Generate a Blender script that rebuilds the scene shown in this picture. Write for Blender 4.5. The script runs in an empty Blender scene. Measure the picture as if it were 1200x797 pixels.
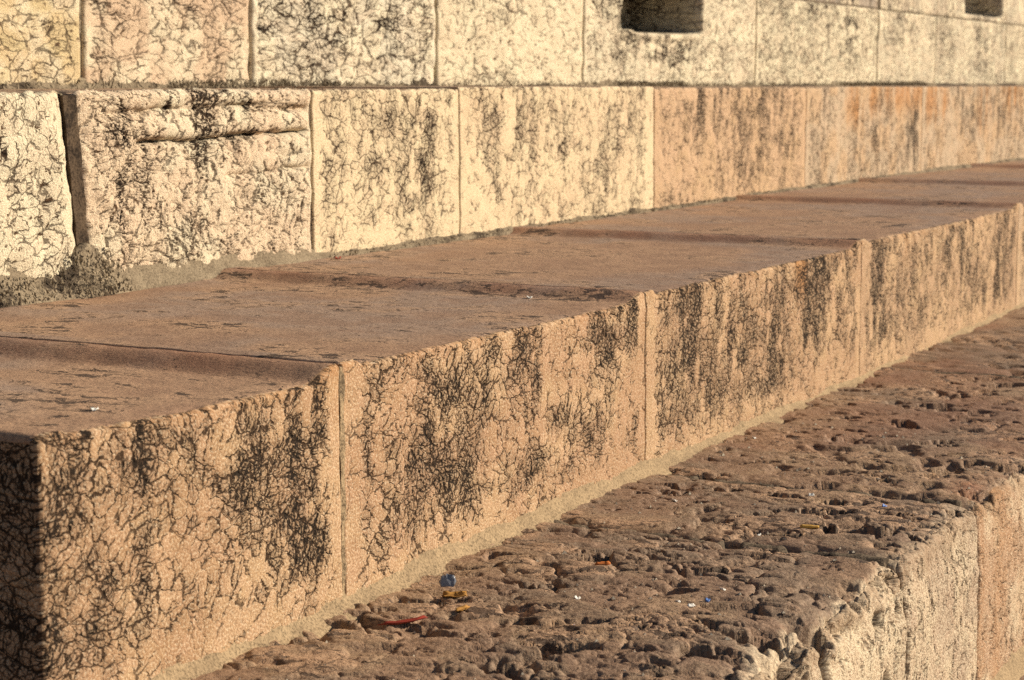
import bpy, math, random
import numpy as np
from mathutils import Vector

random.seed(7)
rng = np.random.default_rng(11)
scene = bpy.context.scene
C = scene.collection

# ------------------------------------------------------------------ camera
# World: X runs along the steps (to the far right), Y goes into the monument, Z up, metres.
EYE = 1.44
ALPHA, PITCH, FPX = math.radians(27.70), math.radians(7.65), 2237.0
cam_d = bpy.data.cameras.new('camera')
cam = bpy.data.objects.new('camera', cam_d)
C.objects.link(cam)
cam.location = (0, 0, EYE)
fwd = Vector((math.cos(ALPHA) * math.cos(PITCH), math.sin(ALPHA) * math.cos(PITCH), -math.sin(PITCH)))
cam.rotation_euler = fwd.to_track_quat('-Z', 'Y').to_euler()
cam_d.sensor_width = 36.0
cam_d.lens = FPX / 1200.0 * 36.0
cam_d.clip_start = 0.05
cam_d.clip_end = 3000
cam_d.dof.use_dof = True
cam_d.dof.focus_distance = 3.9
cam_d.dof.aperture_fstop = 8.0
scene.camera = cam

# ------------------------------------------------------------------ sky, sun, exposure
SUN_AZ = math.radians(-50.0)     # direction TO the sun, from +X towards +Y
SUN_EL = math.radians(25.0)
world = bpy.data.worlds.new('World')
scene.world = world
world.use_nodes = True
wn = world.node_tree
sky = wn.nodes.new('ShaderNodeTexSky')
sky.sky_type = 'NISHITA'
sky.sun_disc = False
sky.sun_elevation = SUN_EL
sky.sun_rotation = math.pi / 2 - SUN_AZ
bg = wn.nodes['Background']
wn.links.new(sky.outputs[0], bg.inputs[0])
bg.inputs[1].default_value = 0.05
sun_d = bpy.data.lights.new('sun', 'SUN')
sun = bpy.data.objects.new('sun', sun_d)
C.objects.link(sun)
sun_d.energy = 5.0
sun_d.angle = math.radians(0.5)
sun_d.color = (1.0, 0.86, 0.66)
sdir = Vector((math.cos(SUN_AZ) * math.cos(SUN_EL), math.sin(SUN_AZ) * math.cos(SUN_EL), math.sin(SUN_EL)))
sun.rotation_euler = (-sdir).to_track_quat('-Z', 'Y').to_euler()
sun.location = (6, -6, 8)
vs = scene.view_settings
vs.view_transform = 'Standard'
vs.look = 'None'
vs.gamma = 1.0
vs.use_curve_mapping = False
vs.exposure = 0.36
scene.cycles.use_denoising = False
scene.cycles.max_bounces = 3
scene.cycles.diffuse_bounces = 1


# ------------------------------------------------------------------ numpy noise
def _hash(ix, iy, iz, seed):
    h = (ix.astype(np.uint32) * np.uint32(374761393) + iy.astype(np.uint32) * np.uint32(668265263)
         + iz.astype(np.uint32) * np.uint32(2147483647) + np.uint32((seed * 144665 + 1013) & 0xffffffff))
    h = (h ^ (h >> np.uint32(13))) * np.uint32(1274126177)
    h = (h ^ (h >> np.uint32(16))) * np.uint32(2246822519)
    h = h ^ (h >> np.uint32(15))
    return h.astype(np.float64) / 4294967295.0


def vnoise(x, y, z, seed=0):
    """value noise, about -1..1"""
    x0, y0, z0 = np.floor(x), np.floor(y), np.floor(z)
    fx, fy, fz = x - x0, y - y0, z - z0
    ix, iy, iz = (v.astype(np.int64) for v in (x0, y0, z0))
    u, v, w = (t * t * t * (t * (t * 6 - 15) + 10) for t in (fx, fy, fz))
    out = 0
    for dx in (0, 1):
        for dy in (0, 1):
            for dz in (0, 1):
                wt = (u if dx else 1 - u) * (v if dy else 1 - v) * (w if dz else 1 - w)
                out = out + wt * _hash(ix + dx, iy + dy, iz + dz, seed)
    return out * 2 - 1


def fbm(x, y, z, f=1.0, octv=4, seed=0, gain=0.5):
    a, s, tot = 1.0, 0, 0
    for i in range(octv):
        s = s + a * vnoise(x * f + 17.3 * i, y * f - 9.1 * i, z * f + 3.7 * i, seed + i)
        tot += a
        a *= gain
        f *= 2.03
    return s / tot


def fbm2(x, y, f=1.0, octv=4, seed=0, gain=0.55):
    a, s, tot = 1.0, 0, 0
    for i in range(octv):
        X, Y = x * f + 17.3 * i, y * f - 9.1 * i
        x0, y0 = np.floor(X), np.floor(Y)
        fx, fy = X - x0, Y - y0
        ix, iy = x0.astype(np.int64), y0.astype(np.int64)
        iz = np.zeros_like(ix)
        u, v = (t * t * t * (t * (t * 6 - 15) + 10) for t in (fx, fy))
        n = ((1 - u) * (1 - v) * _hash(ix, iy, iz, seed + i) + u * (1 - v) * _hash(ix + 1, iy, iz, seed + i)
             + (1 - u) * v * _hash(ix, iy + 1, iz, seed + i) + u * v * _hash(ix + 1, iy + 1, iz, seed + i))
        s = s + a * (n * 2 - 1)
        tot += a
        a *= gain
        f *= 2.03
    return s / tot


def vor2(x, y, seed=0, ids=None):
    """F1 and F2-F1 of a 2-D cell pattern"""
    ix, iy = np.floor(x).astype(np.int64), np.floor(y).astype(np.int64)
    f1 = np.full(x.shape, 9.0)
    f2 = np.full(x.shape, 9.0)
    zz = np.zeros_like(ix)
    for dx in (-1, 0, 1):
        for dy in (-1, 0, 1):
            px = ix + dx + _hash(ix + dx, iy + dy, zz, seed)
            py = iy + dy + _hash(ix + dx, iy + dy, zz, seed + 77)
            d = np.hypot(px - x, py - y)
            f2 = np.minimum(f2, np.maximum(f1, d))
            if ids is not None:
                ids[...] = np.where(d < f1, _hash(ix + dx, iy + dy, zz, seed + 155), ids)
            f1 = np.minimum(f1, d)
    return f1, f2 - f1


def ss(v, a, b):
    t = np.clip((v - a) / (b - a), 0, 1)
    return t * t * (3 - 2 * t)


# ------------------------------------------------------------------ material helper
class NT:
    def __init__(self, name):
        self.m = bpy.data.materials.new(name)
        self.m.use_nodes = True
        self.t = self.m.node_tree
        self.n = self.t.nodes
        self.b = self.n['Principled BSDF']
        self.out = self.n['Material Output']
        self.two = False

    def _set(self, sock, v):
        if isinstance(v, bpy.types.NodeSocket):
            self.t.links.new(v, sock)
        else:
            sock.default_value = v

    def math(self, op, a, b=0.0, c=0.0, clamp=False):
        n = self.n.new('ShaderNodeMath')
        n.operation = op
        n.use_clamp = clamp
        for i, v in enumerate((a, b, c)):
            self._set(n.inputs[i], v)
        return n.outputs[0]

    def add(self, a, b): return self.math('ADD', a, b)
    def sub(self, a, b): return self.math('SUBTRACT', a, b)
    def mul(self, a, b): return self.math('MULTIPLY', a, b)
    def mx(self, a, b): return self.math('MAXIMUM', a, b)

    def step(self, v, a, b, lo=0.0, hi=1.0):
        n = self.n.new('ShaderNodeMapRange')
        n.interpolation_type = 'SMOOTHSTEP'
        n.clamp = True
        for i, x in enumerate((v, a, b, lo, hi)):
            self._set(n.inputs[i], x)
        return n.outputs[0]

    def vec(self, op, a, b=None, s=None):
        n = self.n.new('ShaderNodeVectorMath')
        n.operation = op
        self._set(n.inputs[0], a)
        if b is not None:
            self._set(n.inputs[1], b)
        if s is not None:
            self._set(n.inputs['Scale'], s)
        return n.outputs[0]

    def noise(self, v, scale, detail=3.0, rough=0.55, col=False, dist=0.0):
        n = self.n.new('ShaderNodeTexNoise')
        n.noise_dimensions = '2D' if self.two else '3D'
        self._set(n.inputs['Vector'], v)
        n.inputs['Scale'].default_value = scale
        n.inputs['Detail'].default_value = detail
        n.inputs['Roughness'].default_value = rough
        n.inputs['Distortion'].default_value = dist
        return n.outputs['Color' if col else 'Fac']

    def vor(self, v, scale, feat='DISTANCE_TO_EDGE', out='Distance'):
        n = self.n.new('ShaderNodeTexVoronoi')
        n.feature = feat
        n.voronoi_dimensions = '2D' if self.two else '3D'
        self._set(n.inputs['Vector'], v)
        n.inputs['Scale'].default_value = scale
        return n.outputs[out]

    def mix(self, f, a, b, mode='MIX'):
        n = self.n.new('ShaderNodeMix')
        n.data_type = 'RGBA'
        n.blend_type = mode
        self._set(n.inputs['Factor'], f)
        self._set(n.inputs['A'], a if isinstance(a, bpy.types.NodeSocket) else (*a, 1) if len(a) == 3 else a)
        self._set(n.inputs['B'], b if isinstance(b, bpy.types.NodeSocket) else (*b, 1) if len(b) == 3 else b)
        return n.outputs['Result']

    def attr(self, name, out='Fac'):
        n = self.n.new('ShaderNodeAttribute')
        n.attribute_name = name
        return n.outputs[out]

    def coord2(self, face):
        """flat coordinates of the stone's face in metres, shifted per stone; textures on it are 2-D"""
        self.two = True
        tc = self.n.new('ShaderNodeTexCoord').outputs['Object']
        self.oi = self.n.new('ShaderNodeObjectInfo')
        sp = self.n.new('ShaderNodeSeparateXYZ')
        self.t.links.new(tc, sp.inputs[0])
        x, y, z = sp.outputs
        cb = self.n.new('ShaderNodeCombineXYZ')
        r = self.oi.outputs['Random']
        self._set(cb.inputs[0], self.add(self.add(x, y) if face == 'front' else self.add(x, self.mul(z, 0.9)), self.mul(r, 37.0)))
        self._set(cb.inputs[1], self.add(z if face == 'front' else self.add(y, self.mul(z, 0.8)), self.mul(r, 53.0)))
        return cb.outputs[0]

    def bump(self, h, dist, strength):
        n = self.n.new('ShaderNodeBump')
        n.inputs['Strength'].default_value = strength
        n.inputs['Distance'].default_value = dist
        self._set(n.inputs['Height'], h)
        self.t.links.new(n.outputs[0], self.b.inputs['Normal'])

    def coord(self):
        tc = self.n.new('ShaderNodeTexCoord').outputs['Object']
        oi = self.n.new('ShaderNodeObjectInfo')
        self.oi = oi
        off = self.vec('SCALE', (37.0, 53.0, 71.0), s=oi.outputs['Random'])
        return self.vec('ADD', tc, off)

    def scale3(self, v, s):
        return self.vec('MULTIPLY', v, s)

    def displace(self, h, scale, method='BOTH', mid=0.0):
        d = self.n.new('ShaderNodeDisplacement')
        d.inputs['Midlevel'].default_value = mid
        d.inputs['Scale'].default_value = scale
        self._set(d.inputs['Height'], h)
        self.t.links.new(d.outputs[0], self.out.inputs['Displacement'])
        self.m.displacement_method = method

    def finish(self, col, rough=0.85, spec=0.25):
        self._set(self.b.inputs['Base Color'], col)
        self._set(self.b.inputs['Roughness'], rough)
        self._set(self.b.inputs['Specular IOR Level'], spec)
        return self.m


def stone_riser(name, s1=11.0, s2=30.0, s3=74.0, crack=1.0, amp=1.0, cream=(0.66, 0.58, 0.43), speck=0.0, grain=1.0, wide=1.0):
    """Nodular limestone: seams between nodules, black growth in drip streaks. Tint comes from the object colour;
    the attributes D (growth), mott (mottling), warp carry each stone's own large pattern."""
    g = NT(name)
    P = g.coord2('front')
    D, mott, rust = g.attr('growth'), g.attr('mottle'), g.attr('rust')
    clean = g.attr('clean')
    w1 = g.attr('warp', 'Vector')
    w2 = g.vec('SCALE', g.vec('SUBTRACT', g.noise(P, 48.0, 3, 0.6, col=True), (0.5, 0.5, 0.5)), s=0.017)
    Pw = g.vec('ADD', g.vec('ADD', P, w1), w2)
    if wide != 1.0:
        Pw = g.scale3(Pw, (1.0 / wide, 1.0, 1.0))
    e1 = g.vor(Pw, s1)
    e2 = g.vor(g.vec('ADD', Pw, (3.1, 8.2, 2.2)), s2)
    e3 = g.vor(g.vec('ADD', Pw, (1.1, 4.2, 6.2)), s3)
    wid = g.noise(P, 21.0, 3, 0.6)
    fine = g.noise(P, 210.0, 3, 0.75)
    fib = g.noise(g.scale3(P, (260.0, 60.0, 1.0)), 1.0, 3, 0.7)
    # seams break up: present where the growth is, thin or missing elsewhere
    pres = g.add(D, g.mul(g.sub(wid, 0.5), 1.1))
    wn_ = g.step(wid, 0.30, 0.72)
    wd1 = g.add(g.mul(D, 0.012), g.mul(wn_, 0.022))
    c1 = g.mul(g.step(e1, g.add(wd1, 0.008), g.mul(wd1, 0.4)), g.step(pres, -0.04, 0.14))
    wd2 = g.add(g.mul(D, 0.045), g.mul(wn_, 0.050))
    c2 = g.mul(g.step(e2, g.add(wd2, 0.018), g.mul(wd2, 0.4)), g.step(pres, 0.08, 0.26))
    c3 = g.mul(g.step(e3, g.add(g.mul(D, 0.15), 0.03), g.mul(D, 0.04)), g.step(pres, 0.24, 0.50))
    seam = g.mx(c1, g.mx(c2, g.mul(c3, 0.85)))
    crust = g.step(g.add(g.mul(pres, 0.62), g.add(g.mul(g.sub(fib, 0.5), 1.7), g.mul(seam, 0.16))), 0.60, 0.80)
    # colour
    tint = g.oi.outputs['Color']
    base = g.mix(g.step(mott, 0.35, 0.75, 0.0, 0.75), tint, cream)
    sep = g.n.new('ShaderNodeSeparateColor')
    g.t.links.new(g.vor(g.vec('ADD', Pw, (3.1, 8.2, 2.2)), s2, 'F1', 'Color'), sep.inputs[0])
    base = g.mix(g.mul(sep.outputs[0], 0.40), base, g.mix(0.55, base, (0.74, 0.47, 0.33)))
    base = g.mix(g.step(fine, 0.49, 0.64, 0.0, 0.62 * grain), base, g.mix(0.75, base, (0.17, 0.09, 0.05)))
    base = g.mix(g.step(fine, 0.47, 0.36, 0.0, 0.50 * grain), base, (0.82, 0.72, 0.55))
    if speck:
        sp_ = g.step(g.noise(g.vec('ADD', Pw, (9.0, 2.0, 0.0)), 62.0, 3, 0.62), 0.60 , 0.68)
        sp_ = g.mul(sp_, g.step(pres, -0.25, 0.35, 0.25, 1.0))
        base = g.mix(g.mul(sp_, speck), base, (0.115, 0.066, 0.036))
    base = g.mix(g.attr('edge'), base, (0.36, 0.245, 0.16))
    halo = g.step(pres, 0.05, 0.85, 0.0, 0.60 if speck < 0.5 else 0.32)
    base = g.mix(halo, base, g.mix(0.62, base, (0.13, 0.105, 0.08)))
    base = g.mix(g.mul(rust, g.step(fib, 0.2, 0.6, 0.5, 1.0)), base, g.mix(0.75, base, (0.45, 0.19, 0.05)))
    col = g.mix(g.math('MULTIPLY', seam, g.add(0.74 * crack, g.mul(D, 0.7)), clamp=True), base, (0.060, 0.036, 0.022))
    col = g.mix(g.mul(crust, 0.92), col, (0.020, 0.015, 0.012))
    # relief: real displacement for the nodules, bump for the grain
    pill = g.math('MINIMUM', g.mul(e2, 2.4), 0.6)
    pill1 = g.math('MINIMUM', g.mul(e1, 2.2), 0.7)
    h = g.add(g.mul(pill, 0.45), g.mul(pill1, 0.55))
    h = g.mul(h, g.sub(1.0, g.mul(clean, 0.85)))
    h = g.add(h, g.sub(g.mul(mott, 0.9), g.mul(seam, 0.9)))
    g.displace(h, 0.0022 * amp, 'DISPLACEMENT', 0.0)
    g.bump(g.sub(fine, g.mul(c2, 0.7)), 0.0034 * amp, 0.85)
    return g.finish(col, 0.9, 0.12)


def stone_tread(name, base=(0.42, 0.26, 0.163), grey=(0.355, 0.25, 0.188), amp=1.0, pits=1.0, blotch=0.62, vert=0.55):
    g = NT(name)
    P = g.coord2('top')
    low, mid, rust = g.attr('growth'), g.attr('mottle'), g.attr('rust')
    fine = g.noise(P, 120.0, 4, 0.75)
    w = g.vec('SCALE', g.vec('SUBTRACT', g.noise(P, 18.0, 3, 0.6, col=True), (0.5, 0.5, 0.5)), s=0.07)
    Pw = g.vec('ADD', P, w)
    e = g.vor(g.scale3(Pw, (1.0, 0.55, 1.0)), 20.0)
    seam = g.mul(g.step(e, 0.06, 0.012), g.step(mid, 0.52, 0.66))
    pn = g.noise(g.scale3(Pw, (34.0, 12.0, 1.0)), 1.0, 3, 0.6)
    pit = g.mul(g.step(g.add(pn, g.mul(g.sub(mid, 0.5), 0.35)), 0.655, 0.715), pits)
    speck = g.step(g.noise(g.scale3(P, (150.0, 50.0, 1.0)), 1.0, 2, 0.6), 0.60, 0.72)
    c = g.mix(g.step(low, 0.35, 0.65), base, grey)
    c = g.mix(g.step(mid, 0.50, 0.75, 0.0, blotch), c, (0.52, 0.33, 0.205))
    c = g.mix(g.step(mid, 0.48, 0.25, 0.0, 0.5), c, (0.29, 0.17, 0.11))
    c = g.mix(g.step(fine, 0.51, 0.65, 0.0, 0.65), c, (0.17, 0.10, 0.07))
    c = g.mix(g.step(fine, 0.46, 0.32, 0.0, 0.35), c, (0.52, 0.36, 0.25))
    c = g.mix(g.mul(speck, 0.7), c, (0.10, 0.06, 0.045))
    c = g.mix(g.mul(g.attr('edge'), g.step(fine, 0.6, 0.4, 0.55, 1.0)), c, (0.66, 0.53, 0.37))
    c = g.mix(g.mul(rust, 0.85), c, (0.30, 0.115, 0.06))
    dark = g.mx(pit, g.mul(seam, 0.8))
    c = g.mix(g.mul(dark, 0.85), c, (0.035, 0.022, 0.018))
    g.displace(mid, 0.003 * amp, 'DISPLACEMENT', 0.0)
    g.bump(g.sub(fine, g.mul(pit, 1.0)), 0.0030 * amp, 0.8)
    return g.finish(c, g.step(fine, 0.3, 0.7, 0.55, 0.85), 0.3)


def mortar_mat(name, c1, c2, dark=(0.06, 0.045, 0.035), darkness=0.5, amp=1.0):
    g = NT(name)
    P = g.coord()
    st = g.attr('stain_shade')
    a = g.noise(P, 14.0, 4, 0.65)
    f = g.noise(P, 190.0, 3, 0.75)
    c = g.mix(g.step(a, 0.35, 0.68), c1, c2)
    c = g.mix(g.step(f, 0.49, 0.64, 0.0, 0.75), c, tuple(0.42 * x for x in c2))
    c = g.mix(g.step(f, 0.46, 0.34, 0.0, 0.4), c, tuple(min(0.8, 1.5 * x) for x in c1))
    c = g.mix(g.step(g.add(g.mul(g.sub(a, 0.5), 1.4), g.add(g.mul(st, 0.9), g.mul(g.sub(f, 0.5), 0.9))), 0.25, 0.6, 0.0, darkness), c, dark)
    g.displace(a, 0.0055 * amp, 'DISPLACEMENT', 0.0)
    g.bump(f, 0.004 * amp, 0.8)
    return g.finish(c, 0.95, 0.1)


def plain(name, c, rough=0.7, var=0.25, scale=60.0, spec=0.3):
    g = NT(name)
    P = g.coord()
    f = g.noise(P, scale, 3, 0.6)
    col = g.mix(g.step(f, 0.35, 0.7, 0.0, var), c, tuple(x * 0.45 for x in c))
    return g.finish(col, rough, spec)


M = {
    'riser': stone_riser('cracked_limestone', 12.0, 34.0, 82.0, cream=(0.55, 0.375, 0.22)),
    'riser_rough': stone_riser('weathered_limestone', 8.0, 24.0, 60.0, 0.7, 2.2, (0.95, 0.86, 0.64), 1.0, 0.8),
    'riser_fine': stone_riser('crazed_limestone', 12.0, 27.0, 62.0, 0.85, 1.0, (0.80, 0.67, 0.45), 0.3),
    'wall_stone': stone_riser('pitted_limestone', 9.0, 24.0, 66.0, 0.62, 1.8, (0.92, 0.83, 0.61), 0.95, 0.8, 2.2),
    'ledge_front': stone_riser('tooled_limestone', 12.0, 34.0, 80.0, 0.5, 1.6, (0.76, 0.64, 0.46), 0.6, 1.4),
    'tread': stone_tread('worn_red_limestone'),
    'tread_pale': stone_tread('worn_pale_limestone', (0.42, 0.31, 0.21), (0.30, 0.23, 0.17)),
    'ledge_top': stone_tread('eroded_limestone', (0.37, 0.245, 0.15), (0.26, 0.18, 0.122), 1.6, 0.9, 0.75),
    'mortar': mortar_mat('sandy_mortar', (0.41, 0.305, 0.19), (0.31, 0.23, 0.145)),
    'mortar_grey': mortar_mat('grey_mortar', (0.31, 0.25, 0.175), (0.21, 0.165, 0.115), (0.055, 0.042, 0.032), 0.9, 1.3),
    'mortar_dark': mortar_mat('dirty_mortar', (0.20, 0.155, 0.11), (0.11, 0.085, 0.062), (0.025, 0.02, 0.017), 0.8, 1.0),
    'mortar_black': mortar_mat('sooty_mortar', (0.115, 0.082, 0.055), (0.07, 0.05, 0.036), (0.022, 0.017, 0.014), 0.8, 1.2),
    'moss': plain('dry_moss', (0.33, 0.27, 0.19), 0.95, 0.7, 90.0, 0.05),
    'paving': stone_tread('paving_stone', (0.30, 0.24, 0.19), (0.24, 0.20, 0.165), 1.0, 0.6),
}


# ------------------------------------------------------------------ object helpers
def tag(o, label=None, category=None, group=None, kind=None):
    for k, v in (('label', label), ('category', category), ('group', group), ('kind', kind)):
        if v is not None:
            o[k] = v
    return o


def empty(name, loc, label, category, group=None):
    o = bpy.data.objects.new(name, None)
    o.empty_display_size = 0.2
    C.objects.link(o)
    o.location = loc
    o['origin'] = list(loc)
    return tag(o, label, category, group)


def fast_mesh(name, co, quads, ngons=(), mats=(), qmat=None, nmat=None, attrs=None, smooth=True):
    me = bpy.data.meshes.new(name)
    nq, nn = len(quads), len(ngons)
    me.vertices.add(len(co))
    me.vertices.foreach_set('co', np.ascontiguousarray(co, dtype=np.float32).ravel())
    loops = [np.asarray(quads, dtype=np.int32).ravel()] + [np.asarray(n, dtype=np.int32) for n in ngons]
    tot = np.concatenate([np.full(nq, quads.shape[1] if nq else 4, dtype=np.int32), np.array([len(n) for n in ngons], dtype=np.int32)])
    allv = np.concatenate(loops)
    me.loops.add(len(allv))
    me.loops.foreach_set('vertex_index', allv)
    me.polygons.add(nq + nn)
    start = np.concatenate([[0], np.cumsum(tot)[:-1]]).astype(np.int32)
    me.polygons.foreach_set('loop_start', start)
    sm = np.ones(nq + nn, dtype=bool) if smooth else np.zeros(nq + nn, dtype=bool)
    sm[nq:] = False
    me.polygons.foreach_set('use_smooth', sm)
    if qmat is not None:
        mi = np.concatenate([qmat, nmat if nmat is not None else np.zeros(nn, dtype=np.int32)]).astype(np.int32)
        me.polygons.foreach_set('material_index', mi)
    for m in mats:
        me.materials.append(m)
    for k, v in (attrs or {}).items():
        v = np.ascontiguousarray(v, dtype=np.float32)
        a = me.attributes.new(k, 'FLOAT' if v.ndim == 1 else 'FLOAT_VECTOR', 'POINT')
        a.data.foreach_set('value' if v.ndim == 1 else 'vector', v.ravel())
    me.update(calc_edges=True)
    me.validate()
    return me


def put(name, me, parent=None, loc=(0, 0, 0)):
    """link a mesh; loc is in world metres, also under a parent (parents are unrotated Empties)"""
    o = bpy.data.objects.new(name, me)
    C.objects.link(o)
    if parent is not None:
        o.parent = parent
        p = Vector(parent['origin'])
        o.location = Vector(loc) - p
    else:
        o.location = loc
    return o


def ramp_samples(a, b, step, fine_ends=()):
    n = max(2, int(math.ceil((b - a) / step)) + 1)
    s = np.linspace(a, b, n)
    return np.unique(np.concatenate([s, np.asarray(fine_ends, dtype=float)]))


def block(name, parent, x0, x1, yf, yb, zb, zt, step, r=0.012, rend=0.006, tstep=None, shape=None, marks=None,
          mats=('riser', 'tread'), color=(0.5, 0.38, 0.27), xskew=(0.0, 0.0), blotch=0.62, vert=0.55):
    """One dressed stone: closed prism with dense front and top. shape(X,Y,Z,seg) -> dX,dY,dZ; marks(...) -> attributes.
    The mesh is local to the front-bottom-left corner of the stone."""
    tstep = tstep or step * 1.6
    zs = ramp_samples(zb, zt - r, step)
    front = [(yf, z, 0) for z in zs]
    na = max(2, int(r * 1.57 / (step * 0.7)))
    arc = [(yf + r - r * math.cos(t), zt - r + r * math.sin(t), 1) for t in np.linspace(0, math.pi / 2, na + 2)[1:-1]]
    ys = ramp_samples(yf + r, yb, tstep)
    top = [(y, zt, 2) for y in ys]
    path = front + arc + top + [(yb, zb, 3)]
    py = np.array([p[0] for p in path]); pz = np.array([p[1] for p in path]); pk = np.array([p[2] for p in path])
    ends = [x0 + rend * f for f in (0.1, 0.3, 0.6, 1.0)] + [x1 - rend * f for f in (0.1, 0.3, 0.6, 1.0)]
    xs = ramp_samples(x0, x1, step, ends)
    nx, npth = len(xs), len(path)
    X, Yp = np.meshgrid(xs, py, indexing='ij')
    _, Zp = np.meshgrid(xs, pz, indexing='ij')
    _, K = np.meshgrid(xs, pk, indexing='ij')
    e = np.minimum(X - x0, x1 - X)
    ins = np.where(e < rend, rend - np.sqrt(np.maximum(0, rend ** 2 - (rend - e) ** 2)), 0.0)
    Y = Yp + ins * (K < 1.5); Z = Zp - ins * ((K > 0.5) & (K < 2.5))
    # skewed joints
    tz = (Zp - zb) / (zt - zb)
    tx = (X - x0) / (x1 - x0)
    Xs = X + (xskew[0] * (1 - tx) + xskew[1] * tx) * (tz - 0.5)
    dx = dy = dz = 0
    if shape:
        dx, dy, dz = shape(X, Yp, Zp, K, x0, x1)
    live = (K < 2.5)
    Xf = Xs + dx * live; Yf = Y + dy * live; Zf = Z + dz * live
    loc = (x0, yf, zb)
    co = np.stack([Xf - loc[0], Yf - loc[1], Zf - loc[2]], -1).reshape(-1, 3)
    idx = np.arange(nx * npth).reshape(nx, npth)
    nxt = np.roll(idx, -1, axis=1)
    q = np.stack([idx[:-1], idx[1:], nxt[1:], nxt[:-1]], -1).reshape(-1, 4)
    kk = np.tile(np.where(pk < 1.5, 0, np.where(pk < 2.5, 1, 0)), (nx - 1, 1)).reshape(-1)
    caps = [idx[0][::-1].copy() if False else idx[0], idx[-1][::-1]]
    at = {'edge': np.zeros(X.size), 'stain_shade': np.zeros(X.size), 'clean': np.zeros(X.size), 'rust': np.zeros(X.size)}
    if marks:
        for k, v in marks(X, Yp, Zp, K, x0, x1).items():
            at[k] = np.clip(v, 0, 1.2).reshape(-1)
    # the stone's own large pattern: mottling, growth of black crust (drips + blotches, plus painted recess shade), warp of the seams
    U = np.where(K < 1.5, X + Yp, X).reshape(-1)
    V = np.where(K < 1.5, Zp, Yp).reshape(-1)
    kf = (K < 1.5).reshape(-1)
    sd = int(abs(x0) * 131 + zb * 977) % 9973
    at['mottle'] = 0.5 + 0.75 * fbm2(U, V, 7.0, 4, sd)
    blot = ss(0.5 * fbm2(U, V, 3.0, 3, sd + 20) + 0.5 * fbm2(U * min(1.0, 0.6 / vert), V * 0.7, 9.0, 4, sd + 30), -0.38, 0.34)
    drip = fbm2(U, V * 0.10, 16.0, 4, sd + 40)
    mess = fbm2(U * min(1.0, 0.55 / vert), V * vert, 26.0, 4, sd + 50)
    st_ = at['stain_shade']
    at['rust'] = np.where(kf, at['rust'] * np.clip(0.65 + 1.5 * drip + 0.5 * mess, 0, 1), at['rust'])
    gr = st_ * (0.40 + 0.8 * drip + 0.8 * mess) + blotch * (0.24 + 0.66 * blot) * (0.75 + 0.8 * mess)
    at['growth'] = np.where(kf, np.clip(gr * (1 - 0.95 * at['clean']), 0, 1), 0.5 + 0.8 * fbm2(U, V, 2.2, 3, sd + 60))
    at['warp'] = np.stack([0.040 * fbm2(U, V, 6.0, 3, sd + 70), 0.040 * fbm2(U, V, 6.0, 3, sd + 80), 0 * U], -1)
    me = fast_mesh(name, co, q, caps, [M[m] for m in mats], kk, np.zeros(2, dtype=np.int32), at)
    o = put(name, me, parent, loc)
    o.color = (*color, 1.0)
    return o


def joint(parent, x, gap, yf, yb, zb, zt, mat='mortar', skew=0.0, over=0.004):
    """the mortar bed between two stones, a slab set a little back from their faces"""
    h = gap * 0.5 + over
    nz = 14
    zz = np.linspace(zb, zt, nz)
    co, q = [], []
    for i, z in enumerate(zz):
        s = skew * ((z - zb) / (zt - zb) - 0.5)
        w = 0.0015 * math.sin(i * 2.1 + x * 7)
        for sx, y in ((-h, yf + w), (h, yf - w), (h, yb), (-h, yb)):
            co.append((sx + s, y - yf, z - zb))
    for i in range(nz - 1):
        a = i * 4
        for k in range(4):
            q.append((a + k, a + (k + 1) % 4, a + 4 + (k + 1) % 4, a + 4 + k))
    co = np.array(co)
    caps = [np.array([3, 2, 1, 0]), np.array([0, 1, 2, 3]) + (nz - 1) * 4]
    me = fast_mesh('mortar_joint', co, np.array(q), caps, [M[mat]], None, None, {'stain_shade': np.full(len(co), 0.35)}, False)
    return put('mortar_joint', me, parent, (x, yf, zb))


def fillet(parent, x0, x1, y, z, hfun, dfun, mat, step=0.008, name='mortar_fillet', stainf=None, zdrop=0.02, curve=None):
    """mortar pointing along the foot of a riser: height hfun(X), depth towards the viewer dfun(X)"""
    xs = np.linspace(x0, x1, int((x1 - x0) / step) + 2)
    H, Dp = hfun(xs), dfun(xs)
    prof = np.linspace(0, 1, 9)
    co, st = [], []
    for k, t in enumerate(prof):
        yy = y - Dp * (0.10 + 0.90 * t ** 1.6)
        zz = z - zdrop * (t > 0.999) + H * (1 - t) ** 1.25
        wob = 0.004 * fbm(xs, xs * 0 + t * 0.3, xs * 0, 40, 3, 5)
        co.append(np.stack([xs, yy + wob, zz + wob], -1))
    co.append(np.stack([xs, xs * 0 + y + 0.004, xs * 0 + z - zdrop], -1))
    co.append(np.stack([xs, xs * 0 + y + 0.004, z + H + 0.002], -1))
    A = np.stack(co, 1)
    if curve is not None:
        A[:, :, 1] += curve(A[:, :, 0])
    nx, npth = A.shape[:2]
    idx = np.arange(nx * npth).reshape(nx, npth)
    nxt = np.roll(idx, -1, axis=1)
    q = np.stack([idx[:-1], nxt[:-1], nxt[1:], idx[1:]], -1).reshape(-1, 4)
    s = (stainf(A[:, :, 0], A[:, :, 2]) if stainf else np.zeros((nx, npth))).reshape(-1)
    loc = (x0, y, z)
    me = fast_mesh(name, A.reshape(-1, 3) - np.array(loc), q, [idx[0][::-1], idx[-1]], [M[mat]], None, None, {'stain_shade': s})
    return put(name, me, parent, loc)


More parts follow.
